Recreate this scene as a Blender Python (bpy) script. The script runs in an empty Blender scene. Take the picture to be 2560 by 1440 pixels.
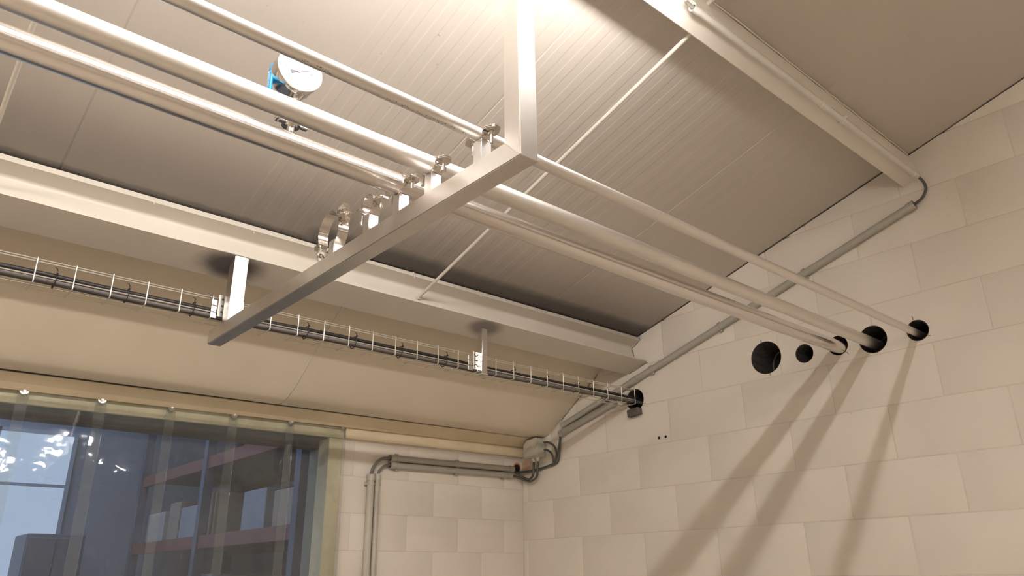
import bpy, bmesh, math, random
from mathutils import Vector, Matrix
random.seed(7)
PI = math.pi
C = bpy.context.scene.collection

# ------------------------------------------------------------------ camera, world, exposure
cam = bpy.data.cameras.new('camera'); camo = bpy.data.objects.new('camera', cam); C.objects.link(camo)
cam.sensor_width = 36.0; cam.sensor_fit = 'HORIZONTAL'; cam.lens = 1877.18/2560*36
Rr = Vector((0.7536589, -0.65715884, -0.01185432)); Uu = Vector((-0.22768171, -0.27794965, 0.93322293))
Ww = Vector((0.6165706, 0.70063275, 0.35910228))
camo.matrix_world = Matrix(((Rr.x, Uu.x, -Ww.x, -2.88), (Rr.y, Uu.y, -Ww.y, 0.0), (Rr.z, Uu.z, -Ww.z, 1.6), (0, 0, 0, 1)))
cam.clip_start = 0.02
bpy.context.scene.camera = camo
world = bpy.data.worlds.new('world'); bpy.context.scene.world = world; world.use_nodes = True
world.node_tree.nodes['Background'].inputs[0].default_value = (0.55, 0.68, 0.9, 1)
world.node_tree.nodes['Background'].inputs[1].default_value = 0.6
vs = bpy.context.scene.view_settings
vs.view_transform = 'Standard'; vs.look = 'None'; vs.gamma = 1.0; vs.use_curve_mapping = False
vs.exposure = 1.46
TUBE = 68.0          # strength of the fluorescent tube near the frame
FILL_TUBE = 68.0         # strength of the unseen tubes added as room fill
TUBE_COL = (1.0, 0.962, 0.925)
FILL_TUBE_COL = (1.0, 0.918, 0.815)

# ------------------------------------------------------------------ materials
def mat(name, col, rough=0.6, metal=0.0, spec=0.5, noise=0.0, nscale=8.0, bump=0.0, bscale=60.0, bdist=0.002, coat=0.0):
    m = bpy.data.materials.new(name); m.use_nodes = True
    nt = m.node_tree; b = nt.nodes['Principled BSDF']
    b.inputs['Base Color'].default_value = (*col, 1); b.inputs['Roughness'].default_value = rough
    b.inputs['Metallic'].default_value = metal; b.inputs['Specular IOR Level'].default_value = spec
    b.inputs['Coat Weight'].default_value = coat
    tc = nt.nodes.new('ShaderNodeNewGeometry')
    if noise > 0:
        n = nt.nodes.new('ShaderNodeTexNoise'); n.inputs['Scale'].default_value = nscale; n.inputs['Detail'].default_value = 5
        nt.links.new(tc.outputs['Position'], n.inputs['Vector'])
        r = nt.nodes.new('ShaderNodeMapRange'); r.inputs[1].default_value = 0.3; r.inputs[2].default_value = 0.7
        r.inputs[3].default_value = 1-noise; r.inputs[4].default_value = 1+noise*0.5
        nt.links.new(n.outputs[0], r.inputs[0])
        mx = nt.nodes.new('ShaderNodeVectorMath'); mx.operation = 'SCALE'
        mx.inputs[0].default_value = col; nt.links.new(r.outputs[0], mx.inputs['Scale'])
        nt.links.new(mx.outputs[0], b.inputs['Base Color'])
        m['colnode'] = mx.name
    if bump > 0:
        n = nt.nodes.new('ShaderNodeTexNoise'); n.inputs['Scale'].default_value = bscale; n.inputs['Detail'].default_value = 4
        nt.links.new(tc.outputs['Position'], n.inputs['Vector'])
        bp = nt.nodes.new('ShaderNodeBump'); bp.inputs['Strength'].default_value = bump; bp.inputs['Distance'].default_value = bdist
        nt.links.new(n.outputs[0], bp.inputs['Height']); nt.links.new(bp.outputs[0], b.inputs['Normal'])
    return m

def N(nt, t, **k):
    n = nt.nodes.new(t)
    for a, v in k.items(): setattr(n, a, v)
    return n
def math_(nt, op, a, b=None, c=None, clamp=False):
    n = nt.nodes.new('ShaderNodeMath'); n.operation = op; n.use_clamp = clamp
    for i, v in enumerate((a, b, c)):
        if v is None: continue
        if isinstance(v, (int, float)): n.inputs[i].default_value = v
        else: nt.links.new(v, n.inputs[i])
    return n.outputs[0]
def smooth(nt, v, lo, hi, a=0.0, b=1.0):
    n = nt.nodes.new('ShaderNodeMapRange'); n.interpolation_type = 'SMOOTHSTEP'
    nt.links.new(v, n.inputs[0]); n.inputs[1].default_value = lo; n.inputs[2].default_value = hi
    n.inputs[3].default_value = a; n.inputs[4].default_value = b
    return n.outputs[0]
def stain(m, fac, col):
    """mix a stain colour over a material's base colour"""
    nt = m.node_tree; b = nt.nodes['Principled BSDF']; i = b.inputs['Base Color']
    mx = nt.nodes.new('ShaderNodeMix'); mx.data_type = 'RGBA'
    if i.links: nt.links.new(i.links[0].from_socket, mx.inputs[6])
    else: mx.inputs[6].default_value = i.default_value
    mx.inputs[7].default_value = (*col, 1); nt.links.new(fac, mx.inputs[0]); nt.links.new(mx.outputs[2], i)
def coords(nt):
    g = N(nt, 'ShaderNodeNewGeometry'); s = N(nt, 'ShaderNodeSeparateXYZ'); nt.links.new(g.outputs['Position'], s.inputs[0])
    return g.outputs['Position'], s.outputs[0], s.outputs[1], s.outputs[2]
def noise(nt, vec, scale, detail=4, stretch=None):
    if stretch:
        mp = N(nt, 'ShaderNodeMapping'); mp.inputs['Scale'].default_value = stretch; nt.links.new(vec, mp.inputs[0]); vec = mp.outputs[0]
    n = N(nt, 'ShaderNodeTexNoise'); n.inputs['Scale'].default_value = scale; n.inputs['Detail'].default_value = detail
    nt.links.new(vec, n.inputs['Vector']); return n.outputs[0]

M = {}
M['wall'] = mat('painted_blockwork', (0.745, 0.685, 0.608), 0.62, noise=0.03, nscale=3, bump=0.35, bscale=38, bdist=0.003)
M['mortar'] = mat('painted_mortar', (0.66, 0.6, 0.52), 0.7, noise=0.08, nscale=10, bump=0.6, bscale=45, bdist=0.003)
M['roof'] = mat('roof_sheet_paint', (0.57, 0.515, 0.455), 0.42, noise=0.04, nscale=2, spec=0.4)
M['cream'] = mat('cream_beam_paint', (0.63, 0.575, 0.50), 0.42, noise=0.04, nscale=5, bump=0.15, bscale=90, bdist=0.001)
M['pale'] = mat('pale_beam_paint', (0.80, 0.735, 0.655), 0.45, noise=0.04, nscale=5)
M['cove'] = mat('cream_board_paint', (0.70, 0.62, 0.49), 0.45, noise=0.04, nscale=4)
M['board'] = mat('cream_timber_paint', (0.72, 0.61, 0.43), 0.45, noise=0.08, nscale=6)
M['timber'] = mat('yellowed_timber', (0.78, 0.69, 0.46), 0.5, noise=0.15, nscale=9)
M['steel'] = mat('stainless_tube', (0.76, 0.725, 0.69), 0.36, metal=1.0, noise=0.07, nscale=14)
M['steel_matt'] = mat('stainless_pipe_matt', (0.80, 0.765, 0.73), 0.42, metal=1.0, noise=0.04, nscale=6)
M['steel_pol'] = mat('stainless_pipe_polished', (0.80, 0.765, 0.735), 0.22, metal=1.0, noise=0.03, nscale=5)
M['bright'] = mat('polished_fittings', (0.80, 0.77, 0.74), 0.13, metal=1.0)
M['galv'] = mat('galvanised', (0.80, 0.78, 0.73), 0.36, metal=1.0, noise=0.08, nscale=40)
M['galvwire'] = mat('galvanised_wire', (0.78, 0.74, 0.66), 0.38, metal=0.85)
M['grey'] = mat('grey_conduit_plastic', (0.40, 0.375, 0.33), 0.45, noise=0.04, nscale=12)
M['lgrey'] = mat('light_grey_plastic', (0.50, 0.47, 0.41), 0.45)
M['white'] = mat('white_plastic', (0.72, 0.69, 0.64), 0.4)
M['cable'] = mat('dark_grey_cable', (0.085, 0.08, 0.075), 0.45)
M['cable2'] = mat('grey_cable', (0.17, 0.155, 0.15), 0.5)
M['black'] = mat('black_plastic', (0.02, 0.018, 0.018), 0.5)
M['dark'] = mat('dark_foam', (0.05, 0.042, 0.038), 0.9, noise=0.3, nscale=40, bump=0.8, bscale=80, bdist=0.004)
M['deep'] = mat('cavity_shade', (0.012, 0.011, 0.011), 0.95)  # near-black colour for the shade deep inside holes
M['gapshade'] = mat('gap_shade', (0.05, 0.042, 0.038), 0.9, noise=0.3, nscale=30)  # near-black fill, stands in for shade in gaps and slots
M['foamgrey'] = mat('grey_foam_lump', (0.11, 0.095, 0.085), 0.9, noise=0.3, nscale=30, bump=0.6, bscale=60, bdist=0.004)
M['orange'] = mat('bare_terracotta', (0.52, 0.22, 0.10), 0.8, noise=0.3, nscale=30)
M['blue'] = mat('blue_vinyl_sleeve', (0.02, 0.33, 0.72), 0.25, coat=0.4)
M['bluetxt'] = mat('pale_blue_print', (0.40, 0.60, 0.80), 0.5)
M['dial'] = mat('white_dial', (0.50, 0.50, 0.50), 0.35)
M['ink'] = mat('dark_grey_ink', (0.07, 0.065, 0.08), 0.6)
M['faintink'] = mat('faint_grey_print', (0.26, 0.235, 0.22), 0.6)
M['brownseal'] = mat('brown_sealant', (0.20, 0.15, 0.11), 0.8, noise=0.5, nscale=25)
M['reveal'] = mat('reveal_shade', (0.12, 0.11, 0.10), 0.7)  # darkened to paint in the shade under the door head
M['reveal2'] = mat('grey_reveal_paint', (0.25, 0.26, 0.22), 0.6)
M['hallfloor'] = mat('hall_floor', (0.14, 0.14, 0.15), 0.7)
M['floor'] = mat('resin_floor', (0.62, 0.55, 0.46), 0.6, noise=0.08, nscale=2)
M['room'] = mat('room_wall_paint', (0.76, 0.71, 0.64), 0.7, noise=0.04, nscale=2)

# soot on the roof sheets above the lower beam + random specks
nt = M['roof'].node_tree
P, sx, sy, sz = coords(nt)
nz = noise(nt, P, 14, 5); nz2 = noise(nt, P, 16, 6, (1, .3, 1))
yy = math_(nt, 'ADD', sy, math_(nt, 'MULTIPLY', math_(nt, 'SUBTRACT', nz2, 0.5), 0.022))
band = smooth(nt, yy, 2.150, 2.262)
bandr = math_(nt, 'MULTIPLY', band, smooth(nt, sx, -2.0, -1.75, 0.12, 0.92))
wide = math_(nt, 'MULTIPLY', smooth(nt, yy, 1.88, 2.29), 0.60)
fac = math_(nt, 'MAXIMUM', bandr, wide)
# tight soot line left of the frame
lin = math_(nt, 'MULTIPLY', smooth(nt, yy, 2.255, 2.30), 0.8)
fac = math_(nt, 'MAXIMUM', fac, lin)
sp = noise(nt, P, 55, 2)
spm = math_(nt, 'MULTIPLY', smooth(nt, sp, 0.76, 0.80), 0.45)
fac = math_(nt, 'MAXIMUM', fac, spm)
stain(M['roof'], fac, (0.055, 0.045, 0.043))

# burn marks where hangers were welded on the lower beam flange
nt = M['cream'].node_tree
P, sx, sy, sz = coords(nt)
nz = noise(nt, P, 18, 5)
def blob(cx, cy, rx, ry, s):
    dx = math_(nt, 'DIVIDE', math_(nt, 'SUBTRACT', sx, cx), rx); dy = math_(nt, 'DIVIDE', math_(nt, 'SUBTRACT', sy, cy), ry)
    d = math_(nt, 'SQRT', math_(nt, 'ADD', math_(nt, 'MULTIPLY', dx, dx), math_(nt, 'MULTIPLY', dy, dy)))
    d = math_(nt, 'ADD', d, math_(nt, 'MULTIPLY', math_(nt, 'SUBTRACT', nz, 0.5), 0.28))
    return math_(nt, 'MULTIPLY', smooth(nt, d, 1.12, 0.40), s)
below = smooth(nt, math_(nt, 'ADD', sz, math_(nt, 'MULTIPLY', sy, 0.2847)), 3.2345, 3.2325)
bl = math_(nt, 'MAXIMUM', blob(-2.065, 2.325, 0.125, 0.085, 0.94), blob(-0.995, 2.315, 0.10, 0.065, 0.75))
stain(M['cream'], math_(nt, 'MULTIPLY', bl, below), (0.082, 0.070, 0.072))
spm = math_(nt, 'MULTIPLY', smooth(nt, noise(nt, P, 70, 2), 0.77, 0.80), 0.3)
stain(M['cream'], spm, (0.2, 0.15, 0.1))

# smudges and hairline marks on the block walls
nt = M['wall'].node_tree
P, sx, sy, sz = coords(nt)
sp = math_(nt, 'MULTIPLY', smooth(nt, noise(nt, P, 48, 2), 0.775, 0.81), 0.4)
stain(M['wall'], sp, (0.24, 0.17, 0.11))
# bare terracotta patch in the corner beside the junction box
dy = math_(nt, 'DIVIDE', math_(nt, 'SUBTRACT', sz, 2.178), 0.040)
dx = math_(nt, 'DIVIDE', math_(nt, 'SUBTRACT', math_(nt, 'SUBTRACT', sx, sy), -3.165), 0.07)
d = math_(nt, 'SQRT', math_(nt, 'ADD', math_(nt, 'MULTIPLY', dx, dx), math_(nt, 'MULTIPLY', dy, dy)))
d = math_(nt, 'ADD', d, math_(nt, 'MULTIPLY', math_(nt, 'SUBTRACT', noise(nt, P, 40, 4), 0.5), 0.9))
stain(M['wall'], math_(nt, 'MULTIPLY', smooth(nt, d, 1.0, 0.5), 0.65), (0.62, 0.36, 0.2))

def brushed(m, axis, s=1.0):
    """fine brushed grain across a metal: roughness + tiny bump stretched along an axis"""
    nt = m.node_tree; b = nt.nodes['Principled BSDF']
    P, x, y, z = coords(nt)
    st = [220, 220, 220]; st[axis] = 4
    n = noise(nt, P, 1.0, 3, tuple(st))
    r0 = b.inputs['Roughness'].default_value
    nt.links.new(smooth(nt, n, 0.25, 0.75, r0-0.06*s, r0+0.08*s), b.inputs['Roughness'])
brushed(M['steel'], 1, 0.4)

def emit(name, col, s):
    m = bpy.data.materials.new(name); m.use_nodes = True; nt = m.node_tree
    nt.nodes.remove(nt.nodes['Principled BSDF']); e = nt.nodes.new('ShaderNodeEmission')
    e.inputs[0].default_value = (*col, 1); e.inputs[1].default_value = s
    nt.links.new(e.outputs[0], nt.nodes['Material Output'].inputs[0]); return m
M['tube'] = emit('lit_fluorescent_tube', TUBE_COL, TUBE)
M['filltube'] = emit('fill_fluorescent_tube', FILL_TUBE_COL, FILL_TUBE)  # tubes of the added fill lamps
M['daylight'] = emit('daylit_translucent_panel', (0.50, 0.66, 0.92), 0.26)

def pvc(name, tint, milky):
    m = bpy.data.materials.new(name); m.use_nodes = True; nt = m.node_tree
    nt.nodes.remove(nt.nodes['Principled BSDF']); out = nt.nodes['Material Output']
    t = N(nt, 'ShaderNodeBsdfTransparent'); t.inputs[0].default_value = (*tint, 1)
    d = N(nt, 'ShaderNodeBsdfDiffuse'); d.inputs[0].default_value = (0.55, 0.56, 0.54, 1)
    g = N(nt, 'ShaderNodeBsdfGlossy'); g.inputs['Roughness'].default_value = 0.035
    P, x, y, z = coords(nt)
    bp = N(nt, 'ShaderNodeBump'); bp.inputs['Strength'].default_value = 0.70; bp.inputs['Distance'].default_value = 0.06
    h = math_(nt, 'ADD', noise(nt, P, 4.2, 1, (1, 1, 0.7)), math_(nt, 'MULTIPLY', noise(nt, P, 24, 1), 0.05))
    h = math_(nt, 'MULTIPLY', h, smooth(nt, z, 2.20, 1.80))
    nt.links.new(h, bp.inputs['Height'])
    nt.links.new(bp.outputs[0], g.inputs['Normal'])
    f = N(nt, 'ShaderNodeFresnel'); f.inputs[0].default_value = 1.42; nt.links.new(bp.outputs[0], f.inputs['Normal'])
    scr = smooth(nt, noise(nt, P, 90, 6, (1, 1, 0.3)), 0.5, 0.8, milky, milky+0.05)
    m1 = N(nt, 'ShaderNodeMixShader'); nt.links.new(scr, m1.inputs[0]); nt.links.new(t.outputs[0], m1.inputs[1]); nt.links.new(d.outputs[0], m1.inputs[2])
    m2 = N(nt, 'ShaderNodeMixShader'); nt.links.new(f.outputs[0], m2.inputs[0]); nt.links.new(m1.outputs[0], m2.inputs[1]); nt.links.new(g.outputs[0], m2.inputs[2])
    nt.links.new(m2.outputs[0], out.inputs[0]); return m
M['pvc'] = pvc('clear_pvc_strip', (0.975, 0.985, 0.98), 0.06)

# ------------------------------------------------------------------ mesh helpers
def link(name, bm, m, parent=None, smooth_=False):
    me = bpy.data.meshes.new(name); bmesh.ops.recalc_face_normals(bm, faces=bm.faces)
    bm.to_mesh(me); bm.free()
    o = bpy.data.objects.new(name, me); C.objects.link(o)
    for mm in (m if isinstance(m, (list, tuple)) else [m]): me.materials.append(mm)
    if smooth_:
        for p in me.polygons: p.use_smooth = True
        me.set_sharp_from_angle(angle=math.radians(38))
    if parent: o.parent = parent
    return o
def tag(o, label=None, cat=None, group=None, kind=None):
    if label: o['label'] = label
    if cat: o['category'] = cat
    if group: o['group'] = group
    if kind: o['kind'] = kind
    return o
def empty(name, loc, label=None, cat=None, group=None, kind=None):
    o = bpy.data.objects.new(name, None); C.objects.link(o); o.location = loc; o.empty_display_size = 0.05
    return tag(o, label, cat, group, kind)
def child(o, parent):
    """parent keeping world coordinates (meshes are written in world space)"""
    o.parent = parent; o.matrix_parent_inverse = Matrix.Translation(parent_loc(parent)).inverted(); return o
def parent_loc(p):
    v = Vector(p.location)
    return v
def part(name, bm, m, parent, smooth_=False):
    """mesh in world coordinates, shifted so that its parent's origin is respected"""
    o = link(name, bm, m, None, smooth_)
    off = Vector((0, 0, 0)); q = parent
    while q is not None: off += Vector(q.location); q = q.parent
    for v in o.data.vertices: v.co -= off
    o.parent = parent; return o
def box(bm, a, b, bev=0.0, seg=1):
    x0, y0, z0 = a; x1, y1, z1 = b
    r = bmesh.ops.create_cube(bm, size=1.0)
    for v in r['verts']:
        v.co = Vector(((x0+x1)/2+v.co.x*(x1-x0), (y0+y1)/2+v.co.y*(y1-y0), (z0+z1)/2+v.co.z*(z1-z0)))
    if bev > 0:
        es = set(e for v in r['verts'] for e in v.link_edges)
        bmesh.ops.bevel(bm, geom=list(es), offset=bev, segments=seg, affect='EDGES', profile=0.6)
    return bm
def obox(bm, cen, ax, ay, az, size, bev=0.0):
    """oriented box"""
    r = bmesh.ops.create_cube(bm, size=1.0)
    ax, ay, az = Vector(ax).normalized(), Vector(ay).normalized(), Vector(az).normalized()
    vs_ = r['verts']
    for v in vs_: v.co = Vector(cen)+ax*v.co.x*size[0]+ay*v.co.y*size[1]+az*v.co.z*size[2]
    if bev > 0:
        es = set(e for v in vs_ for e in v.link_edges)
        bmesh.ops.bevel(bm, geom=list(es), offset=bev, segments=1, affect='EDGES')
    return bm
def cyl(bm, a, b, r, n=20, r2=None, caps=True):
    a, b = Vector(a), Vector(b); d = (b-a); L = d.length; r2 = r if r2 is None else r2
    q = d.to_track_quat('Z', 'Y').to_matrix()
    A, B = [], []
    for i in range(n):
        t = 2*PI*i/n; u = q @ Vector((math.cos(t), math.sin(t), 0))
        A.append(bm.verts.new(a+u*r)); B.append(bm.verts.new(b+u*r2))
    for i in range(n):
        j = (i+1) % n; bm.faces.new((A[i], A[j], B[j], B[i]))
    if caps: bm.faces.new(A[::-1]); bm.faces.new(B)
    return bm
def ringtube(bm, a, b, ro, ri, n=28):
    """hollow tube"""
    a, b = Vector(a), Vector(b); q = (b-a).to_track_quat('Z', 'Y').to_matrix(); L = []
    for i in range(n):
        t = 2*PI*i/n; u = q @ Vector((math.cos(t), math.sin(t), 0))
        L.append([bm.verts.new(p) for p in (a+u*ro, b+u*ro, b+u*ri, a+u*ri)])
    for i in range(n):
        j = (i+1) % n
        for k in range(4): bm.faces.new((L[i][k], L[j][k], L[j][(k+1) % 4], L[i][(k+1) % 4]))
    return bm
def catmull(pts, n=8):
    P_ = [Vector(p) for p in pts]; P_ = [P_[0]*2-P_[1]]+P_+[P_[-1]*2-P_[-2]]; out = []
    for i in range(1, len(P_)-2):
        p0, p1, p2, p3 = P_[i-1:i+3]
        for k in range(n):
            t = k/n
            out.append(0.5*((2*p1)+(p2-p0)*t+(2*p0-5*p1+4*p2-p3)*t*t+(3*p1-p0-3*p2+p3)*t**3))
    out.append(P_[-2]); return out
def tube(bm, pts, r, n=10, sm=8):
    pts = catmull(pts, sm) if sm else [Vector(p) for p in pts]
    prev = None; rings = []
    up = Vector((0.13, 0.21, 0.97))
    for i, p in enumerate(pts):
        d = (pts[min(i+1, len(pts)-1)]-pts[max(i-1, 0)]).normalized()
        a = up-d*up.dot(d)
        if a.length < 1e-3: a = Vector((1, 0, 0))-d*d.x
        a.normalize(); up = a; b = d.cross(a)
        rings.append([bm.verts.new(p+(a*math.cos(2*PI*k/n)+b*math.sin(2*PI*k/n))*r) for k in range(n)])
    for A, B in zip(rings, rings[1:]):
        for k in range(n): j = (k+1) % n; bm.faces.new((A[k], A[j], B[j], B[k]))
    bm.faces.new(rings[0][::-1]); bm.faces.new(rings[-1]); return bm
def extrude_x(bm, prof, x0, x1, closed=True):
    """polygon in YZ extruded along X"""
    A = [bm.verts.new((x0, y, z)) for y, z in prof]; B = [bm.verts.new((x1, y, z)) for y, z in prof]
    n = len(prof)
    for i in range(n if closed else n-1):
        j = (i+1) % n; bm.faces.new((A[i], A[j], B[j], B[i]))
    if closed: bm.faces.new(A[::-1]); bm.faces.new(B)
    return bm
def nb(): return bmesh.new()
def taper(o, k, f=None):
    for v in o.data.vertices: v.co.z += k*v.co.x*(1.0 if f is None else f(v.co))
def text_mesh(txt, size, m, parent, loc, rot, name, depth=0.0003, sx=1.0):
    cu = bpy.data.curves.new(name, 'FONT'); cu.body = txt; cu.size = size; cu.extrude = depth; cu.resolution_u = 3
    cu.align_x = 'CENTER'; cu.align_y = 'CENTER'
    o = bpy.data.objects.new(name, cu); C.objects.link(o)
    dg = bpy.context.evaluated_depsgraph_get(); me = bpy.data.meshes.new_from_object(o.evaluated_get(dg)); me.name = name
    bpy.data.objects.remove(o); bpy.data.curves.remove(cu)
    T = Matrix.Translation(loc) @ rot.to_4x4() @ Matrix.Diagonal((sx, 1, 1, 1)); me.transform(T)
    off = Vector((0, 0, 0)); q = parent
    while q is not None: off += Vector(q.location); q = q.parent
    me.transform(Matrix.Translation(-off))
    me.materials.clear(); me.materials.append(m)
    o = bpy.data.objects.new(name, me); C.objects.link(o); o.parent = parent; return o

TH = 0.27730; SN, CS = math.sin(TH), math.cos(TH)
S_ = Vector((0, -CS, SN))            # up the slope
Nn = Vector((0, SN, CS))             # roof normal (upwards)
def roofz(y): return 2.742-(y-2.273)*SN/CS
YB = 3.204                           # back wall plane
XO = -1.206                          # right edge of the doorway
LEFT = -6.6; FRONT = -3.0            # far ends of the room

# ------------------------------------------------------------------ the room shell
def slab(name, a, b, m, bev=0.0):
    o = link(name, box(nb(), a, b, bev), m); return tag(o, kind='structure')
slab('floor', (LEFT, FRONT, -0.1), (0.2, YB+0.2, 0.0), M['floor'])
slab('wall_left', (LEFT-0.2, FRONT, 0.0), (LEFT, YB+0.19, 4.3), M['room'])
slab('wall_front', (LEFT-0.2, FRONT-0.2, 0.0), (0.19, FRONT, 4.3), M['room'])

# --- end wall (right) of concrete blocks with cored holes
wr = empty('wall_right', (0, 0, 0), kind='structure')
holes = [  # y, z, radius
    (1.627, 2.467, 0.0715), (1.453, 2.446, 0.0395), (1.3085, 2.4465, 0.040),
    (1.170, 2.439, 0.0545), (1.004, 2.434, 0.0400), (2.3600, 2.412, 0.0545)]
cut_bm = nb()
for (y, z, r) in holes: cyl(cut_bm, (-0.05, y, z), (0.1895, y, z), r, 30)
cutter = link('cutter', cut_bm, M['deep'])
def boolean(o):
    md = o.modifiers.new('b', 'BOOLEAN'); md.object = cutter; md.operation = 'DIFFERENCE'; md.solver = 'EXACT'
    dg = bpy.context.evaluated_depsgraph_get(); me = bpy.data.meshes.new_from_object(o.evaluated_get(dg))
    old = o.data; o.modifiers.clear(); o.data = me; me.name = old.name
# mortar core behind the block faces
bm = nb()
extrude_x(bm, [(FRONT, 0.0), (YB, 0.0), (YB, roofz(YB)-0.01), (FRONT, roofz(FRONT)-0.01)], 0.0010, 0.188)
mort = link('mortar', bm, M['mortar'], wr); boolean(mort)
bm = nb(); box(bm, (0.187, FRONT, 0.0), (0.21, YB, 4.3)); link('cavity_dark_sheet', bm, M['deep'], wr)  # dark sheet standing in for the unlit space behind the holes
PZ = 0.1975; Z0 = 1.785-9*PZ
base_me = None
def clipz(bm, xlate=(0, 0, 0)):
    """cut a block by the underside of the roof"""
    bmesh.ops.bisect_plane(bm, geom=bm.verts[:]+bm.edges[:]+bm.faces[:], plane_co=(0, 2.273, 2.742-0.004), plane_no=Nn, clear_outer=True)
    es = [e for e in bm.edges if e.is_boundary]
    if es: bmesh.ops.holes_fill(bm, edges=es)
def block_bm(y0, y1, z0, z1, dx):
    bm = nb(); box(bm, (-dx, y0+0.0013, z0+0.0013), (0.02, y1-0.0013, z1-0.0013))
    es = [e for e in bm.edges if all(abs(v.co.x+dx) < 1e-5 for v in e.verts)]
    bmesh.ops.bevel(bm, geom=es, offset=0.0024, segments=2, affect='EDGES', profile=0.5)
    return bm
std = None; nblk = 0
for row in range(0, 22):
    z0 = Z0+row*PZ; z1 = z0+PZ
    off = 1.363+(0.2 if (row % 2 == 0) else 0.0)
    ks = range(-12, 6)
    for k in ks:
        y0 = max(off+0.4*k, FRONT); y1 = min(off+0.4*(k+1), YB)
        if y1-y0 < 0.03 or z0 > roofz(y0)-0.02: continue
        full = (y1-y0 > 0.399) and z1 < roofz(y1)-0.005
        dx = random.uniform(-0.0006, 0.0007)
        hit = any(h[0]+h[2] > y0 and h[0]-h[2] < y1 and h[1]+h[2] > z0 and h[1]-h[2] < z1 for h in holes)
        if full and not hit:
            if std is None:
                std = link('concrete_block', block_bm(0, 0.4, 0, PZ, 0.0), M['wall'], wr, True); o = std
            else:
                o = std.copy(); C.objects.link(o)
            o.location = (dx, y0, z0)
        else:
            bm = block_bm(y0, y1, z0, z1, -dx)
            if z1 > roofz(y1)-0.005: clipz(bm)
            if not bm.faces: bm.free(); continue
            o = link('concrete_block', bm, M['wall'], wr, True)
            if hit:
                boolean(o)
                me = o.data
                for p in me.polygons: p.use_smooth = False
        nblk += 1
# rough dark lining inside every cored hole
for (y, z, r) in holes:
    bm = nb(); n = 34; A = []
    for i in range(n):
        t = 2*PI*i/n
        rr = r-0.0004; ri = r-0.0016-random.uniform(0, 0.0028)
        c_, s_ = math.cos(t), math.sin(t)
        A.append([bm.verts.new((x, y+q*c_, z+q*s_)) for x, q in ((0.0008, rr), (0.17, rr), (0.17, ri), (0.0030, ri))])
    for i in range(n):
        j = (i+1) % n
        for k in range(4): bm.faces.new((A[i][k], A[j][k], A[j][(k+1) % 4], A[i][(k+1) % 4]))
    link('hole_sleeve', bm, M['dark'], wr, True)
bpy.data.objects.remove(cutter)

# --- back wall with the doorway
wb = empty('wall_back', (0, 0, 0), kind='structure')
bm = nb()
box(bm, (XO+0.07, YB+0.0012, 0.0), (0.19, YB+0.19, 2.30))
link('mortar', bm, M['mortar'], wb)
bm = nb(); box(bm, (LEFT, YB, 2.30), (0.19, YB+0.19, 2.60)); link('lintel_masonry', bm, M['wall'], wb)
bm = nb(); box(bm, (LEFT, YB, 0.0), (-3.75, YB+0.19, 2.285)); link('masonry', bm, M['wall'], wb)
std = None; PZ2 = 0.165
for row in range(0, 14):
    z0 = 2.05-12*PZ2+row*PZ2; z1 = z0+PZ2
    if z0 > 2.23: break
    off = -0.14+(0.155 if row % 2 else 0.0)
    for k in range(-5, 1):
        x0 = max(off+0.31*k, XO+0.0695); x1 = min(off+0.31*(k+1), 0.003)
        if x1-x0 < 0.02: continue
        dx = random.uniform(-0.001, 0.001)
        bm = nb(); box(bm, (x0+0.0012, YB+dx, z0+0.0012), (x1-0.0012, YB+0.02, min(z1, 2.235)-0.0012))
        es = [e for e in bm.edges if all(v.co.y < YB+0.01 for v in e.verts)]
        bmesh.ops.bevel(bm, geom=es, offset=0.0026, segments=2, affect='EDGES', profile=0.5)
        link('clay_block', bm, M['wall'], wb, True)

# --- timber door frame
dr = empty('door_1', (0, 0, 0), kind='structure')
bm = nb(); box(bm, (XO, YB-0.006, 0.0), (XO+0.069, YB+0.10, 2.2165), 0.003); link('jamb', bm, M['timber'], dr)
bm = nb(); box(bm, (-3.75, YB-0.006, 0.0), (-3.681, YB+0.10, 2.19), 0.003); link('jamb', bm, M['timber'], dr)
bm = nb(); box(bm, (-3.75, YB-0.006, 2.2262), (XO+0.069, YB+0.014, 2.300), 0.002); o = link('head', bm, M['timber'], dr); taper(o, 0.0075)
bm = nb(); box(bm, (-3.75, YB+0.0142, 2.2262), (XO+0.069, YB+0.10, 2.284)); o = link('head_soffit', bm, M['reveal'], dr); taper(o, 0.0075)
bm = nb(); box(bm, (-3.75, YB+0.102, 2.18), (XO+0.14, YB+0.19, 2.284), 0.002); link('rear_head', bm, M['reveal'], dr)
bm = nb(); box(bm, (XO+0.002, YB+0.102, 0.0), (XO+0.14, YB+0.19, 2.179), 0.002); link('rear_jamb', bm, M['reveal2'], dr)

# --- trim boards at the eaves
bm = nb(); extrude_x(bm, [(3.0765, 2.3150), (3.170, 2.2800), (3.175, 2.290), (3.082, 2.329)], LEFT, 0.0)
o = tag(link('trim_1', bm, M['board']), kind='structure'); taper(o, 0.0122, lambda c: 1.0 if c.y > 3.1 else 0.80)
bm = nb(); box(bm, (XO+0.075, 3.183, 2.2262), (0.0, YB-0.001, 2.2960), 0.0015)
o = tag(link('trim_2', bm, M['board']), kind='structure'); taper(o, 0.006)

bm = nb(); box(bm, (LEFT, 3.0700, 2.3195), (-0.003, 3.0830, 2.3290)); o = link('eave_gap_shade', bm, M['gapshade']); tag(o, kind='structure'); taper(o, 0.0105)  # dark strip painted in as the shade of the eave gap
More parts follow.
